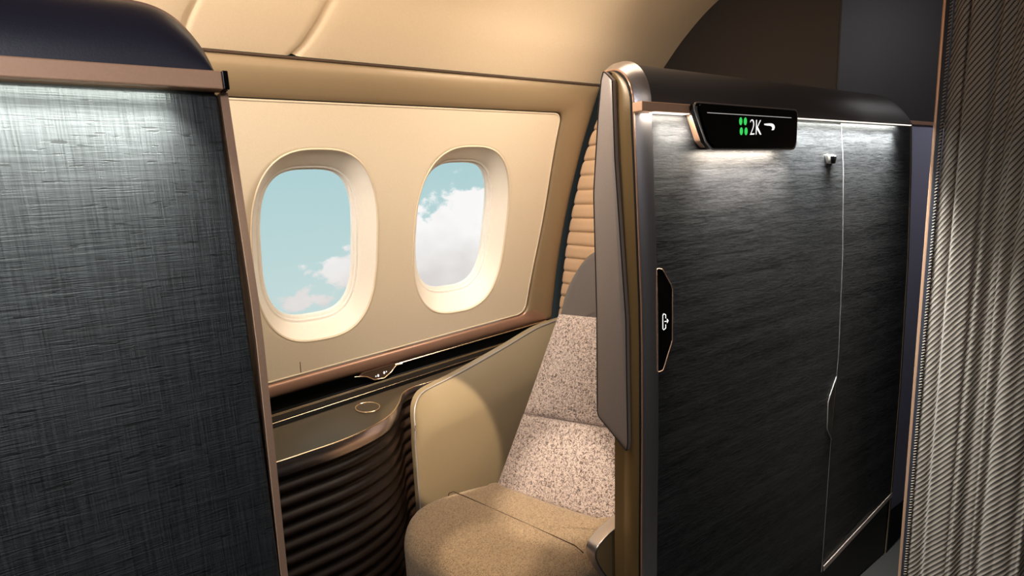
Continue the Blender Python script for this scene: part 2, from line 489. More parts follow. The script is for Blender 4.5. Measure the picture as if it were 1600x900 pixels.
def window(idx, cx, cz, dx, dz, kz):
    w = thing('window_%d' % idx, (cx, wy(cz-0.32), cz-0.32), None, None); w['kind'] = 'structure'
    N = 128
    o = superell(cx, cz, OUT_A, OUT_B, OUT_N, N); o2 = superell(cx, cz, OUT_A*0.985, OUT_B*0.988, OUT_N, N)
    i1 = superell(cx+dx, cz+dz, 0.170, 0.272*kz, 3.0, N); i2 = superell(cx+dx, cz+dz, 0.162, 0.263*kz, 3.1, N)
    p = superell(cx+dx, cz+dz, 0.153, 0.252*kz, 3.2, N)
    # reveal: loops from the room side to the pane
    loops = [(superell(cx, cz, OUT_A*0.992, OUT_B*0.994, OUT_N, N), -0.003), (o2, -0.010), (superell(cx+dx*.3, cz+dz*.3, 0.193, 0.302, 2.85, N), -0.03), (superell(cx+dx*.7, cz+dz*.7, 0.180, 0.285*kz, 2.95, N), -0.055), (i1, -0.074)]
    def strip(name, loops, mat):
        bm = bmesh.new(); rows = [[bm.verts.new(WP(x, z, d)) for x, z in L] for L, d in loops]
        for a, b in zip(rows, rows[1:]):
            for k in range(N): bm.faces.new((a[k], a[(k+1) % N], b[(k+1) % N], b[k]))
        return obj(name, bm, mat, w, angle=50)
    strip('reveal', loops, M['reveal'])
    strip('inner_lip', [(i1, -0.074), (i1, -0.080), (superell(cx+dx, cz+dz, .167, .269*kz, 3.05, N), -0.079), (i2, -0.080), (i2, -0.092), (superell(cx+dx, cz+dz, .158, .258*kz, 3.15, N), -0.092), (p, -0.096), (p, -0.112)], M['white_lip'])
    # raised bead where the reveal meets the panel
    obj('bead', bm_tube([WP(x, z, -0.001) for x, z in superell(cx, cz, OUT_A*1.0, OUT_B*1.0, OUT_N, N)], 0.0032, 8, True), M['beige'], w)
    bm = bmesh.new(); rows = []
    for t in (1.0, 0.66, 0.33): rows.append([bm.verts.new(WP(cx+dx+(x-cx-dx)*t, cz+dz+(z-cz-dz)*t, -0.108)) for x, z in superell(cx+dx, cz+dz, .156, .256*kz, 3.2, N)])
    for a, b in zip(rows, rows[1:]):
        for k in range(N): bm.faces.new((a[k], a[(k+1) % N], b[(k+1) % N], b[k]))
    bm.faces.new(rows[-1])
    obj('pane', bm, M['glass'], w)
window(1, *W1, -0.006, -0.014, 0.965); window(2, *W2, 0.004, -0.004, 0.945)

# surround frame of the panel
surround = thing('panel_frame', (0.6, wy(0.75), 0.75), 'olive tan satin frame with bronze ledge surrounding the cream lining panel', 'frame')
gap = 0.006
inn = [(1.433+gap, PB(1.433)-gap), (1.479+gap, 1.30), (1.456+gap, TOPZ+0.004+gap), (XL, TOPZ+gap)]
inn_r = round_poly([(XL, PB(XL)-gap)]+inn, [0, 0.058, 1.6, 0.04, 0], 12)
out_r = round_poly([(XL, PB(XL)-0.058), (1.585, PB(1.585)-0.062), (1.598, 1.30), (1.612, 1.80), (XL, 1.80)], [0, 0.02, 1.6, 0.01, 0], 12)
def densify(P, Q):
    a2, b2 = [], []
    for i in range(len(P)-1):
        L = max(math.hypot(P[i+1][0]-P[i][0], P[i+1][1]-P[i][1]), math.hypot(Q[i+1][0]-Q[i][0], Q[i+1][1]-Q[i][1])); n = max(1, int(L/0.03))
        a2 += seg(P[i], P[i+1], n); b2 += seg(Q[i], Q[i+1], n)
    a2.append(P[-1]); b2.append(Q[-1]); return a2, b2
A_, B_ = densify(inn_r, out_r)
bm = bmesh.new(); rows = []
prof = [(0, -0.02), (0, 0.001), (0.02, 0.006), (0.06, 0.009), (0.2, 0.013), (0.4, 0.016), (0.6, 0.016), (0.8, 0.013), (0.94, 0.007), (1.0, 0.0), (1.0, -0.03)]
for t, d in prof:
    rows.append([bm.verts.new(WP(lerp(a[0], b[0], t), lerp(a[1], b[1], t), d)) for a, b in zip(A_, B_)])
ledge_faces = []
for r0, r1 in zip(rows, rows[1:]):
    for i in range(len(A_)-1):
        bm.faces.new((r0[i], r0[i+1], r1[i+1], r1[i]))
# separate the bronze lower ledge from the olive frame
lo = bmesh.new(); mp = {}
for f in list(bm.faces):
    c = f.calc_center_median()
    if c.z < PB(c.x)+0.004 and c.z-PB(c.x)+0.035 < 1.53-c.x:
        vv = []
        for v in f.verts:
            if v not in mp: mp[v] = lo.verts.new(v.co)
            vv.append(mp[v])
        lo.faces.new(vv); bm.faces.remove(f)
obj('frame', bm, M['olive_frame'], surround, angle=50)
ledge = obj('ledge', lo, M['bronze_ledge'], surround, angle=50)
obj('valance_line', bm_tube([WP(lerp(-1.6, 1.62, i/20), 1.803, 0.002) for i in range(21)], 0.0035, 8), M['seam'], surround)
# gold lip under the right-hand ledge
obj('gold_lip', bm_tube([WP(x, PB(x)-0.064, 0.006) for x in [0.80+0.05*i for i in range(16)]], 0.0035, 8), M['gold'], ledge)
# small seat control pod hanging from the ledge
cp_pts = [(0.665, 0.772), (0.690, 0.764), (0.715, 0.746), (0.755, 0.744), (0.785, 0.762), (0.805, 0.785), (0.80, 0.792), (0.68, 0.783)]
cbm = bmesh.new(); fr = [cbm.verts.new(WP(x, z, 0.024)) for x, z in cp_pts]; cbm.faces.new(fr); solid(cbm, (0, 0.02, 0))
pod = obj('control_pod', cbm, M['pod'], ledge, smooth=False)
obj('pod_edge', bm_tube([WP(x, z, 0.0245) for x, z in [(0.640, 0.776)]+cp_pts[:6]+[(0.83, 0.786)]], 0.0026, 8), M['gold'], ledge)
bb = bmesh.new()
for (x, z, r) in ((0.722, 0.7595, 0.002), (0.731, 0.7605, 0.0035), (0.755, 0.7665, 0.0035), (0.764, 0.769, 0.002)):
    c = WP(x, z, 0.0262)
    fr = [bb.verts.new(c+Vector((r*math.cos(2*PI*k/12), 0, 1.5*r*math.sin(2*PI*k/12)))) for k in range(12)]
    bb.faces.new(fr)
obj('button_marks', bb, M['white_em'], ledge, smooth=False)

# ------------------------------------------------------------------ ceiling
ceil_prof = spline([(0, 1.661, 1.808), (0, 1.58, 1.884), (0, 1.48, 1.972), (0, 1.34, 2.06), (0, 1.10, 2.15), (0, 0.70, 2.215), (0, 0.0, 2.25), (0, -1.6, 2.25)], 8)
CX = 1.895
s1 = lambda z: interp([(1.80, 0.185), (1.865, 0.211), (1.89, 0.226), (2.0, 0.27), (2.3, 0.36)], z)
s2 = lambda z: interp([(1.80, 0.445), (1.812, 0.462), (1.828, 0.480), (1.868, 0.507), (1.925, 0.535), (2.0, 0.565), (2.3, 0.66)], z)
# columns follow the two curved panel joints
def ccols(z):
    a, b = s1(z), s2(z); w = 0.010
    cols = [(-1.6, 0), (a-0.06, 0), (a-w-.004, 0), (a-w*.5, 0.2), (a, 0.6), (a+w*.3, 0.6), (a+w, 0.08), (a+0.02, 0), (lerp(a, b, .4), 0)]
    cols += [(b-0.03, 0), (b-w-.003, 0), (b-w*.5, 0.4), (b-w*.15, 1), (b+w*.4, 1), (b+w*1.3, 0.25), (b+0.025, 0), (b+.06, 0), (1.0, 0), (1.5, 0), (CX, 0)]
    return cols
bm = bmesh.new(); rows = []
for i, p in enumerate(ceil_prof):
    t = (ceil_prof[min(i+1, len(ceil_prof)-1)]-ceil_prof[max(i-1, 0)]).normalized()
    n = Vector((0, t.z, -t.y));  # outwards
    if n.y < 0 and p.z < 2.2: n = -n
    if p.z >= 2.2: n = Vector((0, 0, 1))
    rows.append([bm.verts.new(Vector((x, p.y, p.z))+n*0.010*d) for x, d in ccols(p.z)])
for a, b in zip(rows, rows[1:]):
    for k in range(len(a)-1): bm.faces.new((a[k], a[k+1], b[k+1], b[k]))
tag(obj('ceiling', bm, M['ceiling'], angle=70), kind='structure')

# dark bulkhead behind the suite, and the cabin walls out of sight
bm = bm_box(CX, CX+0.03, 0.911, 2.05, 0.0, 2.3)
tag(obj('wall_rear', bm, M['bulkhead'], smooth=False), kind='structure')
bm = bm_grid(lambda u, v: (lerp(CX+.0, 3.7, u), 0.905, lerp(1.595, 2.3, v)), 4, 4); solid(bm, (0, 0.005, 0))
tag(obj('wall_upper', bm, M['upper'], smooth=False), kind='structure')
bm = bm_box(2.27, 3.7, 0.905, 0.935, 0.0, 1.592, 0.004)
tag(obj('wall_aisle', bm, M['bluegrey'], smooth=False), kind='structure')
tag(obj('trim_1', bm_box(2.27, 3.7, 0.895, 0.906, 1.588, 1.602, 0.002), M['copper'], smooth=False), kind='structure')
tag(obj('floor', bm_grid(lambda u, v: (lerp(-1.6, 3.7, u), lerp(-1.6, 2.05, v), 0), 4, 4), M['carpet'], smooth=False), kind='structure')
tag(obj('wall_near', bm_grid(lambda u, v: (lerp(-1.6, 3.7, u), -1.6, lerp(0, 2.3, v)), 2, 2), M['bulkhead'], smooth=False), kind='structure')
tag(obj('wall_left', bm_grid(lambda u, v: (-1.6, lerp(-1.6, 2.05, u), lerp(0, 2.3, v)), 2, 2), M['bulkhead'], smooth=False), kind='structure')
tag(obj('wall_right', bm_grid(lambda u, v: (3.7, lerp(-1.6, 0.935, u), lerp(0, 2.3, v)), 2, 2), M['bulkhead'], smooth=False), kind='structure')
tag(obj('ceiling_aisle', bm_grid(lambda u, v: (lerp(CX, 3.7, u), lerp(-1.6, 0.935, v), 2.26), 2, 2), M['bulkhead'], smooth=False), kind='structure')

# ------------------------------------------------------------------ suite walls along the aisle
def cap_bm(x0, x1, xr, zb, zt, yf, yt, yb):
    """rolled top of a suite wall, its right end rounded off over xr"""
    def f(u, v):
        s = 1-(1-u)**1.8
        x = lerp(x0, x1, s)
        h = 1.0
        if x > x1-xr: h = max(0.0, 1-((x-(x1-xr))/xr)**2.3)**(1/2.3)
        H = (zt-zb)*h
        if v < 0.45:
            a = v/0.45*PI/2; n = 2.2
            y = yt-(yt-yf)*math.cos(a)**(2/n); z = zb+H*math.sin(a)**(2/n)
        elif v < 0.55: y = lerp(yt, yb-0.03, (v-0.45)/0.1); z = zb+H
        else:
            a = (1-v)/0.45*PI/2; y = yb-0.03+0.03*math.cos(a); z = zb+H*math.sin(a)
        return (x, y, z)
    return bm_grid(f, 70, 40)

# left wall
lw = thing('privacy_screen', (-0.5, 0.83, 0.0), 'charcoal linen privacy screen with navy rolled top, left of the doorway', 'screen')
obj('core', bm_box(-1.55, 0.124, 0.806, 0.895, 0.0, 1.575, 0.002), M['dark_gap'], lw, smooth=False)
obj('fabric_panel', bm_box(-1.55, 0.125, 0.798, 0.806, 0.02, 1.553, 0.002), M['linen'], lw, smooth=False)
obj('cap', cap_bm(-1.55, 0.127, 0.078, 1.576, 1.668, 0.802, 0.880, 0.93), M['navy_cap'], lw)
capln = [(x, 0.87, 1.576+0.0935*max(0, 1-(max(0, x-0.050)/0.078)**2.3)**(1/2.3)) for x in [0.0+0.128*(1-(1-i/40)**2.2) for i in range(41)]]
obj('cap_edge', bm_tube(capln, 0.0022, 8), M['copper'], lw)
rail = obj('rail', bm_box(-1.55, 0.130, 0.778, 0.806, 1.556, 1.577, 0.0015), M['rail'], lw, smooth=False)
obj('end_cap', bm_box(0.130, 0.1365, 0.776, 0.806, 1.5555, 1.5775, 0.001), M['black_gloss'], rail, smooth=False)
def edge_x(z): return interp([(0, 0.118), (0.5, 0.122), (0.889, 0.127), (1.265, 0.135), (1.557, 0.129)], z)
obj('edge_trim', (lambda b: solid(b, (0, 0.085, 0)))(bm_grid(lambda u, v: (edge_x(v*1.555)-0.001+0.009*u, 0.796, v*1.555), 2, 24)), M['copper'], lw, smooth=False)

# right wall (door and wardrobe side of suite)
rw = thing('privacy_screen', (1.5, 0.83, 0.0), 'charcoal privacy screen with seat number and door release, right of the doorway', 'screen')
def jx(z): return interp([(0, 0.89), (0.55, 0.893), (0.84, 0.899), (1.13, 0.901), (1.47, 0.886), (1.57, 0.880), (1.7, 0.88)], z)   # door-side edge
def ex(z): return interp([(0, 2.225), (0.264, 2.236), (0.66, 2.244), (1.13, 2.228), (1.435, 2.196), (1.58, 2.172)], z)                # curtain-side edge
def sx(z): return interp([(0, 1.715), (0.17, 1.724), (0.6, 1.738), (0.884, 1.758), (1.18, 1.750), (1.44, 1.726), (1.565, 1.698)], z)   # vertical joint
def slab(fa, fb, z0, z1, y0, y1, n=28):
    return solid(bm_grid(lambda u, v: (lerp(fa(lerp(z0, z1, v)), fb(lerp(z0, z1, v)), u), y0, lerp(z0, z1, v)), 2, n), (0, y1-y0, 0))
obj('core', slab(lambda z: jx(z)+0.004, lambda z: ex(z)-0.006, 0.0, 1.575, 0.81, 0.90), M['dark_gap'], rw, smooth=False)
door_panel = obj('door_panel', slab(lambda z: jx(z)+0.032, lambda z: sx(z)-0.003, 0.19, 1.557, 0.798, 0.812), M['brushed'], rw, smooth=False)
obj('wardrobe_panel', slab(lambda z: sx(z)+0.003, lambda z: ex(z)-0.014, 0.235, 1.561, 0.798, 0.812), M['brushed'], rw, smooth=False)
obj('kick_panel', slab(lambda z: jx(z)+0.032, lambda z: ex(z)-0.014, 0.0, 0.24, 0.8015, 0.812), M['kick'], rw, smooth=False)
zz = [0.15+1.41*i/40 for i in range(41)]
obj('joint_strip', bm_tube([(sx(z), 0.7993, z) for z in zz], 0.0018, 6), M['steel'], rw)
obj('kick_strip', solid(bm_grid(lambda u, v: (lerp(1.735, 2.232, u), 0.797, lerp(0.148, 0.226, u)+0.018*v), 6, 1), (0, 0.01, 0)), M['wing'], rw, smooth=False)
obj('end_trim', slab(lambda z: ex(z)-0.012, lambda z: ex(z)+0.004, 0.0, 1.575, 0.800, 0.90), M['dark_cap'], rw, smooth=False)
obj('end_line', bm_tube([(ex(z)-0.013, 0.799, z) for z in [1.57*i/40 for i in range(41)]], 0.002, 6), M['gold'], rw)
obj('cap', cap_bm(0.905, 2.176, 0.16, 1.571, 1.668, 0.800, 0.878, 0.935), M['dark_cap'], rw)
obj('led_strip', bm_box(1.46, 2.165, 0.7965, 0.801, 1.5650, 1.5680, 0.0008), M['led'], rw, smooth=False)
rl = obj('rail', bm_box(0.868, 1.016, 0.780, 0.806, 1.560, 1.5785, 0.0015), M['rail'], rw, smooth=False)
obj('light_edge', bm_box(0.905, 1.014, 0.781, 0.80, 1.5585, 1.560, 0.0005), M['led'], rl, smooth=False)
# arched chrome band, edge line and olive jamb
arch = [(0.797, 1.36+0.2*i/6) for i in range(6)]
for i in range(17):
    a = PI/2*i/16; arch.append((0.878-0.082*math.cos(a)**(2/2.2), 1.570+0.100*math.sin(a)**(2/2.2)))
arch.append((0.894, 1.670))
low = [(0.797, 1.36*i/14) for i in range(14)]
full = low+arch
def band(x0, x1, inset, thick):
    """band with rounded front following the jamb outline"""
    def f(u, v):
        k = v*(len(full)-1); i = min(int(k), len(full)-2); t = k-i
        y = lerp(full[i][0], full[i+1][0], t); z = lerp(full[i][1], full[i+1][1], t)
        tan = Vector((0, full[i+1][0]-full[i][0], full[i+1][1]-full[i][1])).normalized(); n = Vector((0, -tan.z, tan.y))
        d = jx(z)-0.88
        q = lerp(-inset, 0.003, u)+thick*math.sin(PI*u)
        return Vector((d+lerp(x0, x1, u), y, z))+n*q
    return bm_grid(f, 10, (len(full)-1)*2)
bb = band(0.880, 0.9095, 0.015, 0.002)
obj('arch_band', bb, M['chrome'], rw, angle=70)
def inset_path(d):
    out = []
    for i in range(len(full)):
        a = full[max(i-1, 0)]; b = full[min(i+1, len(full)-1)]
        t = Vector((b[0]-a[0], b[1]-a[1])).normalized(); out.append((full[i][0]+t.y*d, full[i][1]-t.x*d))
    return out
obj('copper_line', bm_tube([(jx(z)-0.001, y, z) for y, z in inset_path(0.0165)], 0.0022, 8), M['copper'], rw)
obj('shadow_line', bm_tube([(jx(z)-0.0005, y, z) for y, z in inset_path(0.0215)], 0.0034, 8), M['dark_gap'], rw)
obj('dark_reveal', solid(bm_grid(lambda u, v: (jx(v*1.565)+0.0285+0.004*u, 0.7985, v*1.565), 1, 24), (0, 0.01, 0)), M['dark_gap'], rw, smooth=False)
# olive jamb: door-side face between the sliding leaf and the arch band
jin = inset_path(0.019)
def jamb(u, v):
    k = v*(len(jin)-1); i = min(int(k), len(jin)-2); t = k-i
    y = lerp(jin[i][0], jin[i+1][0], t); z = lerp(jin[i][1], jin[i+1][1], t)
    yb = max(y, interp([(0, 0.90), (1.30, 0.90), (1.6, 0.885), (1.7, 0.885)], z))
    return (jx(z)-0.005*math.sin(PI*min(1, u*1.6)), lerp(y, yb, u), z)
obj('jamb', bm_grid(jamb, 16, (len(full)-1)*2), M['olive_gloss'], rw, angle=60)

# pill-shaped door release on the edge of the door panel
def xz_poly(pts, y0, y1, mat, name, parent, bev=0.0): return obj(name, bm_prism(pts, 'xz', y0, y1, bev), mat, parent, smooth=False)
pill = round_poly([(0.925, 1.243), (0.944, 1.238), (0.972, 1.200), (0.976, 1.190), (0.976, 1.075), (0.972, 1.066), (0.945, 1.012), (0.927, 1.012)], [.006, .008, .006, .006, .006, .008, .006, .004], 3)
hr = xz_poly(pill, 0.7945, 0.80, M['black_gloss'], 'handle_recess', door_panel, 0.001)
obj('recess_edge', bm_tube([(x, 0.7945, z) for x, z in pill], 0.0011, 6, True), M['copper'], door_panel)
ic = bmesh.new(); y_ = 0.7938
bm_tube([(0.9535, y_, 1.129), (0.9535, y_, 1.137), (0.947, y_, 1.140), (0.944, y_, 1.137), (0.944, y_, 1.107), (0.947, y_, 1.104), (0.9535, y_, 1.107), (0.9535, y_, 1.115)], 0.0008, 6, bm=ic)
bm_tube([(0.950, y_, 1.122), (0.961, y_, 1.122)], 0.0008, 6, bm=ic)
bm_tube([(0.9578, y_, 1.126), (0.9615, y_, 1.122), (0.9578, y_, 1.118)], 0.0008, 6, bm=ic)
obj('door_icon', ic, M['white_em'], hr)
# latch notch on the vertical joint
nt_ = [(1.748, 0.808), (1.712, 0.755), (1.704, 0.735), (1.706, 0.655), (1.712, 0.640), (1.738, 0.606)]
xz_poly([(x+0.002, z) for x, z in nt_]+[(sx(.65)-.004, .62), (sx(.78)-.004, .79)], 0.7965, 0.80, M['kick'], 'latch_recess', door_panel)
obj('latch_edge', bm_tube([(x, 0.7965, z) for x, z in nt_], 0.0014, 6), M['steel'], door_panel)

# sliding door leaf tucked into the wall, showing beyond the jamb
sd = thing('sliding_door', (0.88, 0.89, 0.0), 'taupe satin door leaf with pointed lower corner standing out of the jamb', 'door')
leaf = round_poly([(0.8555, 1.630), (0.868, 1.642), (0.880, 1.652), (0.887, 1.635), (0.896, 1.579), (0.926, 1.407), (0.937, 1.113), (0.941, 0.893), (0.938, 0.878), (0.846, 0.822), (0.843, 0.845), (0.846, 1.128), (0.857, 1.471)], [.003, .004, .004, .01, .2, .3, .3, .008, .008, .003, .004, .3, .3], 4)
def leafx(y, z): return jx(z)-0.012
lb = bm_prism(leaf, 'yz', 0, 0.010, 0.0025)
for v in lb.verts: v.co.x += jx(v.co.z)-0.016
obj('leaf', lb, M['wing'], sd, angle=30)
obj('edge_line', bm_tube([(jx(z)-0.0165, y, z) for y, z in leaf], 0.0013, 6, True), M['dark_gap'], sd)

# coat hook
hk = thing('coat_hook', (1.637, 0.796, 1.452), 'small square chrome coat hook high on the charcoal privacy screen', 'hook')
obj('plate', bm_prism(round_poly([(1.612, 1.476), (1.664, 1.473), (1.659, 1.450), (1.624, 1.451)], .004, 3), 'xz', 0.790, 0.798, 0.0015), M['hook'], hk)
obj('peg', bm_prism(round_poly([(1.630, 1.471), (1.656, 1.469), (1.651, 1.450), (1.636, 1.451)], .003, 3), 'xz', 0.785, 0.7905, 0.001), M['black_gloss'], hk)

# seat number sign
sg = thing('seat_number_sign', (1.23, 0.79, 1.50), 'black glass seat number sign reading 2K with green dots', 'sign')
YS = 0.762
face = round_poly([(1.012, 1.578), (1.400, 1.578), (1.400, 1.4905), (1.072, 1.4905), (1.052, 1.505)], [.012, .014, .02, .018, .012], 6)
back = round_poly([(1.000, 1.580), (1.404, 1.580), (1.404, 1.486), (1.068, 1.486), (1.046, 1.502)], [.012, .014, .02, .018, .012], 6)
obj('bezel', bm_prism(back, 'xz', YS+0.003, YS+0.015, 0.002), M['black_gloss'], sg, angle=35)
obj('mount', bm_prism(round_poly([(1.012, 1.579), (1.395, 1.579), (1.395, 1.492), (1.070, 1.492), (1.052, 1.505)], [.012, .014, .02, .018, .012], 6), 'xz', YS+0.0155, 0.797, 0.003), M['copper'], sg, angle=35)
obj('bezel_edge', bm_tube([(x, YS+0.003, z) for x, z in back], 0.002, 8, True), M['chrome'], sg)
obj('screen', bm_prism(face, 'xz', YS-0.001, YS+0.006, 0.001), M['black_gloss'], sg, smooth=False)
obj('light_line', bm_box(1.045, 1.372, YS-0.0016, YS+0.001, 1.5597, 1.5607), M['icon'], sg, smooth=False)
def text_mesh(s, name, size, sxs, x, z, mat, parent):
    cu = bpy.data.curves.new(name, 'FONT'); cu.body = s; cu.size = size; cu.extrude = 0.0004; cu.offset = -0.0011; cu.align_x = 'LEFT'
    to = bpy.data.objects.new(name, cu); COL.objects.link(to)
    dg = bpy.context.evaluated_depsgraph_get(); me = bpy.data.meshes.new_from_object(to.evaluated_get(dg))
    bm = bmesh.new(); bm.from_mesh(me); bpy.data.objects.remove(to); bpy.data.curves.remove(cu); bpy.data.meshes.remove(me)
    for v in bm.verts: v.co = Vector((x+v.co.x*sxs, YS-0.0016-v.co.z, z+v.co.y))
    return obj(name, bm, mat, parent, smooth=False)
text_mesh('2K', 'number', 0.0505, 0.84, 1.1985, 1.5175, M['white_em'], sg)
for k, (x, z) in enumerate(((1.1640, 1.5462), (1.1815, 1.5465), (1.1670, 1.5248), (1.1850, 1.5250))):
    b = bmesh.new(); fr = [b.verts.new((x+0.0060*math.cos(2*PI*i/20), YS-0.0016, z+0.0085*math.sin(2*PI*i/20))) for i in range(20)]; b.faces.new(fr)
    obj('indicator_dot', b, M['green_em'], sg, smooth=False)
# ribbon emblem: a tapering stroke that hooks down at the right end
top = spline([(1.2555, 0, 1.5430), (1.268, 0, 1.5440), (1.288, 0, 1.5445), (1.298, 0, 1.541), (1.3005, 0, 1.5355), (1.297, 0, 1.530)], 6)
bot = spline([(1.257, 0, 1.5405), (1.268, 0, 1.5395), (1.281, 0, 1.5392), (1.288, 0, 1.537), (1.290, 0, 1.5335), (1.287, 0, 1.5295)], 6)
b = bmesh.new(); ta = [b.verts.new((p.x, YS-0.0016, p.z)) for p in top]; tb = [b.verts.new((p.x, YS-0.0016, p.z)) for p in bot]
for i in range(len(ta)-1): b.faces.new((ta[i], ta[i+1], tb[i+1], tb[i]))
obj('emblem', b, M['white_em'], sg, smooth=False)

# ------------------------------------------------------------------ inside the suite
# quilted headboard wall
qp = thing('quilted_panel', (1.62, 1.4, 0.0), 'tan quilted panel of horizontal pads behind the seat headrest', 'upholstered panel')
ql = [(0.3, 1.985), (0.6, 1.982), (0.851, 1.966), (1.151, 1.901), (1.319, 1.851), (1.503, 1.783), (1.613, 1.729), (1.68, 1.684), (1.705, 1.650), (1.714, 1.61)]
PIT = 0.0585
def quilt(u, v):
    z = lerp(0.35, 1.714, v); yl = interp(ql, z)
    ph = ((z-1.464) % PIT)/PIT
    pad = (1-(2*ph-1)**4)**0.6*0.012*(0.75+0.25*(1-ph))
    yl -= (1-(1-(2*ph-1)**4)**0.5)*0.004
    y = lerp(yl, 1.33, u**1.6)
    e = min(1, (yl-y)/0.018); f = math.sqrt(max(0, 1-(1-e)**2))
    return (1.626-0.010*f-pad*f, y, z)
obj('padding', bm_grid(quilt, 40, 400), M['quilt'], qp, angle=60)
obj('backing', bm_prism([(1.34, 0.0), (2.12, 0.0), (2.12, 0.55), (2.07, 0.95), (1.98, 1.32), (1.87, 1.62), (1.78, 1.80), (1.62, 1.80), (1.34, 1.62)], 'yz', 1.63, 1.65), M['dark_gap'], qp, smooth=False)

# console with curved counter
co = thing('side_console', (0.3, 1.7, 0.0), 'dark bronze side console with curved counter and ribbed front under the windows', 'console')
ctop = spline([(-1.0, 1.46, 0), (-0.3, 1.46, 0), (0.10, 1.465, 0), (0.255, 1.47, 0), (0.340, 1.477, 0), (0.432, 1.488, 0), (0.527, 1.518, 0), (0.605, 1.565, 0), (0.668, 1.640, 0), (0.715, 1.715, 0), (0.768, 1.748, 0), (0.851, 1.758, 0), (1.009, 1.783, 0), (1.35, 1.85, 0), (1.58, 1.90, 0)], 8)
def cback(x): return 1.703+0.19*(x-0.298)
poly = [(p.x, p.y) for p in ctop]+[(1.58, cback(1.58)+0.03), (0.82, cback(0.82)+0.001), (-1.0, cback(-1.0))]
obj('countertop', bm_prism(poly, 'xy', 0.722, 0.759, 0.0015), M['counter'], co, angle=35)
NC = 160
def edge_band(u, v):
    p = along(ctop, u); q = along(ctop, min(1, u+0.004))-along(ctop, max(0, u-0.004)); n = Vector((q.y, -q.x, 0)).normalized()
    h = 0.0445*(1-0.62*smooth01((u-0.63)/0.10))
    z = 0.760-h*v
    return Vector((p.x, p.y, z))+n*(0.004+0.004*math.sin(PI*v)-0.004*v)
bm = bm_grid(edge_band, NC, 6)
obj('edge_band', bm, M['band_metal'], co, angle=60)
lip = []
for i in range(NC+1):
    p = along(ctop, i/NC); q = along(ctop, min(1, i/NC+.004))-along(ctop, max(0, i/NC-.004)); n = Vector((q.y, -q.x, 0)).normalized()
    lip.append(Vector((p.x, p.y, 0.7605))+n*0.003)
obj('edge_lip', bm_tube(lip, 0.0022, 6), M['gold'], co)
def ribs(u, v):
    p = along(ctop, u); q = along(ctop, min(1, u+0.01))-along(ctop, max(0, u-0.01)); n = Vector((q.y, -q.x, 0)).normalized()
    z = lerp(0.718, 0.0, v)
    ph = (z/0.042) % 1.0
    return Vector((p.x, p.y, z))-n*(0.020-0.013*(0.5+0.5*math.cos(2*PI*ph))**0.8)
obj('ribbed_front', bm_grid(ribs, 110, 240), M['rib'], co, angle=80)
# round touch control
rc = obj('round_control', bm_prism([(0.578+0.036*math.cos(2*PI*k/40), 1.672+0.046*math.sin(2*PI*k/40)) for k in range(40)], 'xy', 0.759, 0.7606), M['counter'], co, smooth=False)
obj('control_ring', bm_tube([(0.578+0.036*math.cos(2*PI*k/40), 1.672+0.046*math.sin(2*PI*k/40), 0.7608) for k in range(40)], 0.0022, 6, True), M['gold'], rc)
# dark channel between counter and ledge, with its rails
def chan(x, v):
    a = Vector((x, cback(x), 0.757)); b = WP(x, PB(x)-0.062, 0.0)
    return a.lerp(b, v)
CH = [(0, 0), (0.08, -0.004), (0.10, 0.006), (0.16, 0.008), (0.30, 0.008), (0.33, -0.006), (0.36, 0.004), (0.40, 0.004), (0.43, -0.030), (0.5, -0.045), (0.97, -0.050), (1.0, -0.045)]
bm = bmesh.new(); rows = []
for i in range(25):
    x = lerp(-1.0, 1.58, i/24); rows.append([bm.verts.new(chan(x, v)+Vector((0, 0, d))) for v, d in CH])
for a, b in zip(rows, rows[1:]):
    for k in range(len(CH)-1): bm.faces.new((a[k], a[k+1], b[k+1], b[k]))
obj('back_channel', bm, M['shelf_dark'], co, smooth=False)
for v, d, m, r in ((0.10, 0.0075, 'gold', 0.0008), (0.32, 0.007, 'olive_gloss', 0.0010), (0.38, 0.005, 'olive_gloss', 0.0014)):
    obj('rail', bm_tube([chan(lerp(-1.0, 1.55, i/20), v)+Vector((0, 0, d)) for i in range(21)], r, 6), M[m], co)

# the seat
st = thing('suite_seat', (0.95, 1.3, 0.0), 'light boucle armless-looking seat with tan cushion, angled toward the doorway', 'seat')
st['label'] = 'tan and cream upholstered seat with grey headrest, in the suite behind the doorway'
cush = spline([(1.12, 1.02, 0), (1.02, 1.28, 0), (0.950, 1.50, 0), (0.90, 1.525, 0), (0.80, 1.545, 0), (0.705, 1.552, 0), (0.63, 1.525, 0), (0.575, 1.455, 0), (0.552, 1.37, 0), (0.575, 1.22, 0), (0.625, 1.05, 0), (0.66, 0.985, 0), (0.75, 0.975, 0), (0.91, 1.00, 0), (1.12, 1.02, 0)], 6)[:-1]
obj('seat_base', bm_prism([(0.66, 1.46), (0.66, 1.05), (1.05, 1.05), (1.0, 1.46)], 'xy', 0.0, 0.26, 0.01), M['dark_gap'], st, smooth=False)
sc_ = obj('seat_cushion', bm_pillow([(p.x, p.y, 0.400) for p in cush], (0, 0, 1), 0.062, 0.20, 0.004), M['tan_fabric'], st, angle=60)
obj('seam', bm_tube([(0.775, 1.553, 0.418), (0.779, 1.545, 0.446), (0.783, 1.52, 0.4615), (0.80, 1.45, 0.4635), (0.85, 1.25, 0.4645), (0.90, 1.06, 0.463), (0.905, 1.03, 0.455)], 0.0018, 6), M['seam'], sc_)
bn = Vector((1.06-0.935, 1.06-1.495, 0)).cross(Vector((0.28, 0.005, 0.525))).normalized()
if bn.x > 0: bn = -bn
obj('lower_back', bm_patch((0.925, 1.505, 0.425), (1.10, 1.00, 0.435), (1.046, 1.490, 0.670), (1.17, 1.11, 0.696), bn, 0.022, 0.09, 0.014), M['boucle'], st, angle=60)
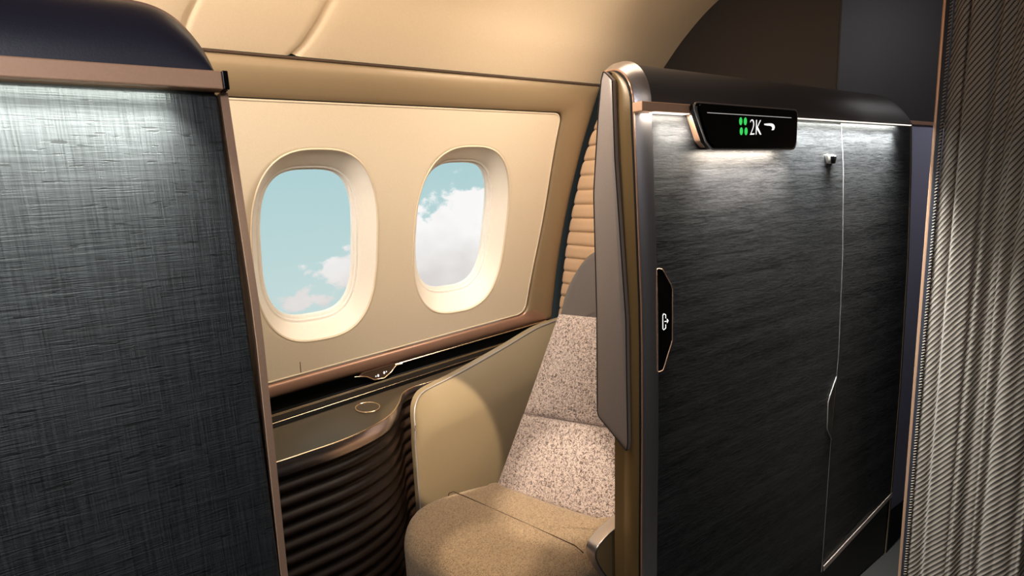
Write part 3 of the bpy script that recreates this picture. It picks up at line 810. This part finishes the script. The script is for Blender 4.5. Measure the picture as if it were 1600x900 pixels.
obj('upper_back', bm_patch((1.046, 1.490, 0.668), (1.17, 1.11, 0.694), (1.217, 1.490, 0.992), (1.32, 1.13, 1.000), bn, 0.022, 0.09, 0.012), M['boucle'], st, angle=60)
far = [(1.255, 1.552, 0.90), (1.262, 1.546, 0.977), (1.275, 1.538, 1.045), (1.292, 1.517, 1.106), (1.311, 1.484, 1.164), (1.329, 1.441, 1.199), (1.345, 1.396, 1.219), (1.360, 1.33, 1.230)]
wd = Vector((0.276, -0.961, 0)); cen = Vector((1.37, 1.29, 0))
near = []
for p in far:
    d = (cen-Vector((p[0], p[1], 0))).dot(wd); near.append(Vector(p)+wd*2*d)
hl = [Vector(p) for p in far]+near[::-1]
hl = spline(hl+[hl[-1].lerp(hl[0], k/8) for k in range(1, 8)]+[hl[0]], 4)[:-1]
hn = Vector((-0.93, -0.27, 0.28)).normalized(); h0 = Vector((1.292, 1.517, 1.106))
hl = [p-hn*(p-h0).dot(hn) for p in hl]
obj('headrest', bm_pillow([p+Vector((0.055, 0.012, 0)) for p in hl], hn, 0.040, 0.10, 0.010), M['leather_grey'], st, angle=60)
obj('back_shell', bm_patch((1.03, 1.50, 0.22), (1.18, 1.0, 0.22), (1.33, 1.50, 0.90), (1.43, 1.13, 0.90), -bn, 0.01, 0.05, 0.0, 10, 10), M['leather_grey'], st, smooth=False)
# side shell between seat and console
stop_ = spline([(0.690, 0, 0.63), (0.692, 0, 0.690), (0.704, 0, 0.742), (0.735, 0, 0.775), (0.788, 0, 0.789), (0.893, 0, 0.812), (1.082, 0, 0.863), (1.244, 0, 0.910), (1.40, 0, 0.925)], 6)
def shell(u, v):
    t = along(stop_, u); bx = lerp(0.688, 1.25, u)
    z = lerp(0.36, t.z, v); x = lerp(bx, t.x, v)
    y = 1.575+0.055*max(0, (v-0.70)/0.30)**1.5*smooth01((u-0.05)/0.2)+0.006*max(0, 1-u/0.06)**2-0.02*math.sin(PI*v)*u
    return (x, y, z)
sh = obj('side_shell', solid(bm_grid(shell, 60, 40), (0.004, 0.04, -0.002)), M['shell'], st, angle=50)
pipe = [Vector(shell(0, v/12)) for v in range(12)]+[Vector(shell(u/50, 1)) for u in range(51)]
obj('piping', bm_tube([p+Vector((0, -0.001, 0.001)) for p in pipe], 0.0028, 8), M['piping'], sh)

# armrest on the doorway side of the seat
ar = thing('armrest', (0.93, 0.96, 0.0), 'olive armrest panel with chrome rounded edge beside the door jamb', 'armrest')
ap = [(1.16, 0.585), (1.05, 0.566), (0.984, 0.556), (0.942, 0.546), (0.915, 0.538), (0.889, 0.525), (0.878, 0.508), (0.881, 0.489), (0.894, 0.46), (0.912, 0.43), (0.95, 0.36), (0.97, 0.28), (0.98, 0.0)]
aps = [(p.x, p.y) for p in spline([(x, z, 0) for x, z in ap], 5)]
obj('side_panel', bm_prism(aps+[(1.2, 0.0), (1.2, 0.585)], 'xz', 0.952, 0.985, 0.001), M['olive_arm'], ar, smooth=False)
ab = bmesh.new()
n_ = len(aps); rows = []
for i in range(n_):
    a = Vector((*aps[max(i-1, 0)], 0)); b = Vector((*aps[min(i+1, n_-1)], 0)); t = (b-a).normalized(); nn = Vector((t.y, -t.x, 0))
    if nn.x > 0 and nn.y < 0: nn = -nn
    nn = -nn if (Vector((1.1, 0.3, 0))-Vector((*aps[i], 0))).dot(nn) > 0 else nn
    rows.append([ab.verts.new((aps[i][0]+nn.x*o, y, aps[i][1]+nn.y*o)) for o, y in ((0.0, 0.950), (0.004, 0.950), (0.005, 0.953), (0.005, 0.984), (0.0, 0.987))])
for a, b in zip(rows, rows[1:]):
    for k in range(4): ab.faces.new((a[k], a[k+1], b[k+1], b[k]))
obj('edge_band', ab, M['chrome'], ar, angle=50)

# ------------------------------------------------------------------ curtain
ct = thing('curtain', (2.0, 0.4, 0.0), 'grey diagonal twill curtain hanging in folds at the right', 'curtain')
XC = 2.0
def fold(s, z):
    """x offset of the drape at cloth position s"""
    q = s+0.014*math.sin(s*33+0.6*z)+0.006*math.sin(s*71+2)
    c = abs(math.sin(PI*q/0.062+0.5)); d = abs(math.sin(PI*q/0.037+1.3+0.3*z))
    return -0.013*c**0.8-0.005*d**0.8+0.007*math.sin(s*2*PI/0.17+z*1.2)
bm = bmesh.new(); uvl = bm.loops.layers.uv.new('UVMap'); NU, NV = 260, 60
vs = []
for i in range(NU+1):
    s = i/NU*0.95; row = []
    for j in range(NV+1):
        z = lerp(0.02, 2.24, j/NV)
        e = smooth01(s/0.03)
        y = 0.652-s*0.80+0.004*math.sin(s*2*PI/0.07+z)*e-0.006*(1-math.cos(z))
        row.append((bm.verts.new((XC-0.02+fold(s, z)*e, y, z)), s, z))
    vs.append(row)
# arclength along the folds for the stripe coordinates
for j in range(NV+1):
    acc = 0
    for i in range(NU+1):
        if i: acc += (vs[i][j][0].co-vs[i-1][j][0].co).length
        vs[i][j] = (vs[i][j][0], acc, vs[i][j][2])
for i in range(NU):
    for j in range(NV):
        q = (vs[i][j], vs[i+1][j], vs[i+1][j+1], vs[i][j+1])
        f = bm.faces.new([a[0] for a in q])
        for lp, a in zip(f.loops, q): lp[uvl].uv = (a[1], a[2])
obj('drape', bm, M['twill'], ct, angle=180)
obj('edge_binding', bm_box(XC-0.028, XC-0.018, 0.648, 0.6635, 0.02, 2.24, 0.003), M['binding'], ct, smooth=False)
sb = bmesh.new()
for k in range(240):
    z = 0.03+k*0.0092
    bm_tube([(XC-0.031, 0.6525, z), (XC-0.031, 0.646, z+0.004)], 0.0015, 5, bm=sb)
o = obj('edge_stitching', sb, M['stitch'], ct)
o['kind'] = 'stuff'
po = thing('curtain_post', (XC, 0.672, 0.0), 'slim copper post running floor to ceiling along the curtain edge', 'post')
obj('post', bm_box(XC-0.012, XC+0.02, 0.6665, 0.677, 0.0, 2.25, 0.003), M['copper'], po, smooth=False)
obj('navy_channel', bm_box(XC-0.006, XC+0.02, 0.662, 0.6668, 0.0, 2.25, 0.001), M['binding'], po, smooth=False)

# ------------------------------------------------------------------ lights
def area(name, loc, tgt, w, h, power, rgb, spread=None):
    L = bpy.data.lights.new(name, 'AREA'); L.shape = 'RECTANGLE'; L.size = w; L.size_y = h; L.energy = power; L.color = lin(rgb)[:3]
    if spread: L.spread = spread
    o = bpy.data.objects.new(name, L); COL.objects.link(o); o.location = loc
    o.rotation_euler = (Vector(tgt)-Vector(loc)).to_track_quat('-Z', 'Y').to_euler(); return o
def spot(name, loc, tgt, power, rgb, ang, blend, r=0.02):
    L = bpy.data.lights.new(name, 'SPOT'); L.energy = power; L.color = lin(rgb)[:3]; L.spot_size = math.radians(ang); L.spot_blend = blend; L.shadow_soft_size = r
    o = bpy.data.objects.new(name, L); COL.objects.link(o); o.location = loc
    o.rotation_euler = (Vector(tgt)-Vector(loc)).to_track_quat('-Z', 'Y').to_euler(); return o
area('suite_key_light', (-0.40, 1.10, 1.98), (0.80, 1.85, 1.25), 0.5, 0.35, 4.8, (255, 243, 230), math.radians(85))
area('suite_fill_light', (0.7, 0.95, 2.05), (0.9, 1.6, 0.9), 0.9, 0.3, 2.6, (255, 232, 204))
area('panel_fill_light', (1.25, 1.12, 2.02), (1.15, 1.85, 1.25), 0.5, 0.2, 2.9, (255, 242, 226), math.radians(100))  # added area light, evens out the right half of the lining panel
area('ceiling_wash_light', (0.7, 1.0, 1.75), (0.8, 1.62, 1.95), 1.4, 0.1, 3.8, (255, 232, 202))
spot('seat_patch_spot', (0.40, 0.95, 1.95), (0.97, 1.22, 0.56), 105, (255, 238, 218), 17, 0.7)  # added spot for the bright patch on the seat back, not a reading lamp
spot('cushion_spot', (0.30, 0.95, 1.80), (0.70, 1.18, 0.46), 42, (255, 232, 205), 13, 0.6)  # added spot, makes the bright patch on the cushion
spot('shell_spot', (0.25, 0.80, 1.72), (0.775, 1.58, 0.66), 140, (255, 232, 200), 14.5, 0.12, 0.012)  # added spot; its hard cone edge stands in for the shell's shadow edge
spot('curtain_spot', (0.7, -0.9, 1.7), (2.0, 0.30, 1.5), 17, (255, 246, 238), 50, 0.6, 0.2)  # added spot, brightens the curtain and mostly misses the screen
area('aisle_light', (0.6, -0.8, 2.2), (1.2, 0.8, 1.6), 0.9, 0.5, 1.6, (255, 244, 232))
area('aisle_cool_light', (-0.8, -0.9, 2.2), (-0.1, 0.8, 1.5), 0.8, 0.5, 5.2, (246, 246, 255), math.radians(75))
area('aisle_softbox', (2.1, -1.2, 1.7), (1.1, 0.8, 1.3), 0.6, 0.5, 1.0, (255, 246, 238))  # added softbox, there to be mirrored in the chrome arch band
area('nook_fill_light', (2.75, 0.25, 2.0), (2.6, 0.9, 1.4), 0.3, 0.3, 2.4, (246, 240, 244))  # added light behind the curtain, lifts the blue grey wall and upper panel
area('leaf_fill_light', (0.60, 0.95, 1.72), (0.88, 0.905, 1.42), 0.12, 0.08, 1.1, (255, 242, 230))  # added unseen lamp, brightens the top of the door leaf
def strip(name, x0, x1, power, rgb, y=0.783, z=1.5535, tilt=0.035, spread=None):
    return area(name, ((x0+x1)/2, y, z), ((x0+x1)/2, y+tilt, z-0.2), x1-x0, 0.010, power, rgb, math.radians(spread) if spread else None)
strip('left_wash_light', -1.2, 0.07, 3.0, (238, 248, 236))
strip('left_graze_light', -1.2, 0.07, 19.0, (236, 244, 234), 0.7785, 1.5535, 0.0, 88)
strip('right_wash_light', 0.885, 1.04, 0.55, (255, 244, 226), 0.783, 1.5565)
strip('right_graze_light', 0.93, 1.04, 2.0, (255, 244, 226), 0.782, 1.5565, 0.0, 90)
strip('sign_under_light', 1.08, 1.39, 2.4, (255, 240, 220), 0.772, 1.484)
strip('sign_graze_light', 1.06, 1.42, 4.2, (255, 246, 234), 0.772, 1.484, 0.0, 90)
strip('wardrobe_wash_light', 1.42, 2.06, 1.6, (246, 248, 238), 0.786, 1.563)
strip('wardrobe_graze_light', 1.42, 2.03, 15.0, (246, 248, 240), 0.780, 1.563, 0.0, 84)

# ------------------------------------------------------------------ sky outside
w = bpy.data.worlds.new('sky'); bpy.context.scene.world = w; w.use_nodes = True
nt = w.node_tree; nt.nodes.clear()
wo = nt.nodes.new('ShaderNodeOutputWorld'); bg = nt.nodes.new('ShaderNodeBackground'); nt.links.new(bg.outputs[0], wo.inputs[0])
tc = nt.nodes.new('ShaderNodeTexCoord'); sp = nt.nodes.new('ShaderNodeSeparateXYZ'); nt.links.new(tc.outputs['Generated'], sp.inputs[0])
yy = mathn(nt, 'MAXIMUM', sp.outputs[1], 0.05)
a = mathn(nt, 'DIVIDE', sp.outputs[0], yy); b = mathn(nt, 'DIVIDE', sp.outputs[2], yy)
cb = nt.nodes.new('ShaderNodeCombineXYZ'); nt.links.new(a, cb.inputs[0]); nt.links.new(mathn(nt, 'MULTIPLY', b, 1.5), cb.inputs[1])
n1 = nt.nodes.new('ShaderNodeTexNoise'); n1.inputs['Scale'].default_value = 22; n1.inputs['Detail'].default_value = 9; n1.inputs['Roughness'].default_value = 0.6
nt.links.new(cb.outputs[0], n1.inputs['Vector'])
n2 = nt.nodes.new('ShaderNodeTexNoise'); n2.inputs['Scale'].default_value = 9; n2.inputs['Detail'].default_value = 5
nt.links.new(cb.outputs[0], n2.inputs['Vector'])
def blob(ca, cbb, sa, sb_, amp):
    da = mathn(nt, 'DIVIDE', mathn(nt, 'SUBTRACT', a, ca), sa); db = mathn(nt, 'DIVIDE', mathn(nt, 'SUBTRACT', b, cbb), sb_)
    q = mathn(nt, 'ADD', mathn(nt, 'MULTIPLY', da, da), mathn(nt, 'MULTIPLY', db, db))
    return mathn(nt, 'MULTIPLY', mathn(nt, 'EXPONENT', mathn(nt, 'MULTIPLY', q, -1)), amp)
fld = blob(0.322, -0.130, 0.050, 0.030, 1.0)
for args in ((0.24, -0.176, 0.05, 0.020, 0.95), (0.585, -0.010, 0.05, 0.017, 0.75), (0.66, 0.0, 0.03, 0.02, 0.6), (0.58, -0.120, 0.17, 0.088, 2.0), (0.05, -0.16, 0.08, 0.04, 0.8), (0.9, -0.1, 0.2, 0.08, 1.0), (-0.4, -0.2, 0.3, 0.07, 1.0)):
    fld = mathn(nt, 'ADD', fld, blob(*args))
den = mathn(nt, 'MULTIPLY_ADD', mathn(nt, 'SUBTRACT', n1.outputs[0], 0.5), 2.3, fld)
mr = nt.nodes.new('ShaderNodeMapRange'); mr.interpolation_type = 'SMOOTHSTEP'
mr.inputs['From Min'].default_value = 0.42; mr.inputs['From Max'].default_value = 0.80
nt.links.new(den, mr.inputs['Value'])
skyr = ramp(nt, mathn(nt, 'MULTIPLY_ADD', b, 1.6, 0.5), [(0.12, lin((202, 222, 220))), (0.62, lin((174, 210, 214)))])
mr2 = nt.nodes.new('ShaderNodeMapRange'); mr2.inputs['From Min'].default_value = -0.18; mr2.inputs['From Max'].default_value = -0.06
nt.links.new(mathn(nt, 'MULTIPLY_ADD', mathn(nt, 'SUBTRACT', n2.outputs[0], 0.5), 0.16, b), mr2.inputs['Value'])
cl = mixc(nt, mr2.outputs[0], lin((222, 217, 214)), lin((252, 251, 250)))
nt.links.new(mixc(nt, mr.outputs[0], skyr.outputs[0], cl), bg.inputs['Color'])
bg.inputs['Strength'].default_value = 1.0

# ------------------------------------------------------------------ camera
cam = bpy.data.cameras.new('camera'); co_ = bpy.data.objects.new('camera', cam); COL.objects.link(co_)
cam.sensor_width = 36; cam.lens = 36*879.4885/1600; cam.clip_start = 0.02
X = Vector((0.81648063, -0.13650536, 0.56100415)); Y = Vector((-0.5754755, -0.11369577, 0.80987729)); Z = Vector((-0.04676879, -0.98409327, -0.17138588))
right = Vector((X[0], Y[0], Z[0])); down = Vector((X[1], Y[1], Z[1])); fwd = Vector((X[2], Y[2], Z[2]))
R = Matrix((right, -down, -fwd)).transposed()
co_.matrix_world = Matrix.Translation((0, 0, 1.42)) @ R.to_4x4()
bpy.context.scene.camera = co_
sc = bpy.context.scene
sc.view_settings.view_transform = 'Standard'; sc.view_settings.look = 'None'
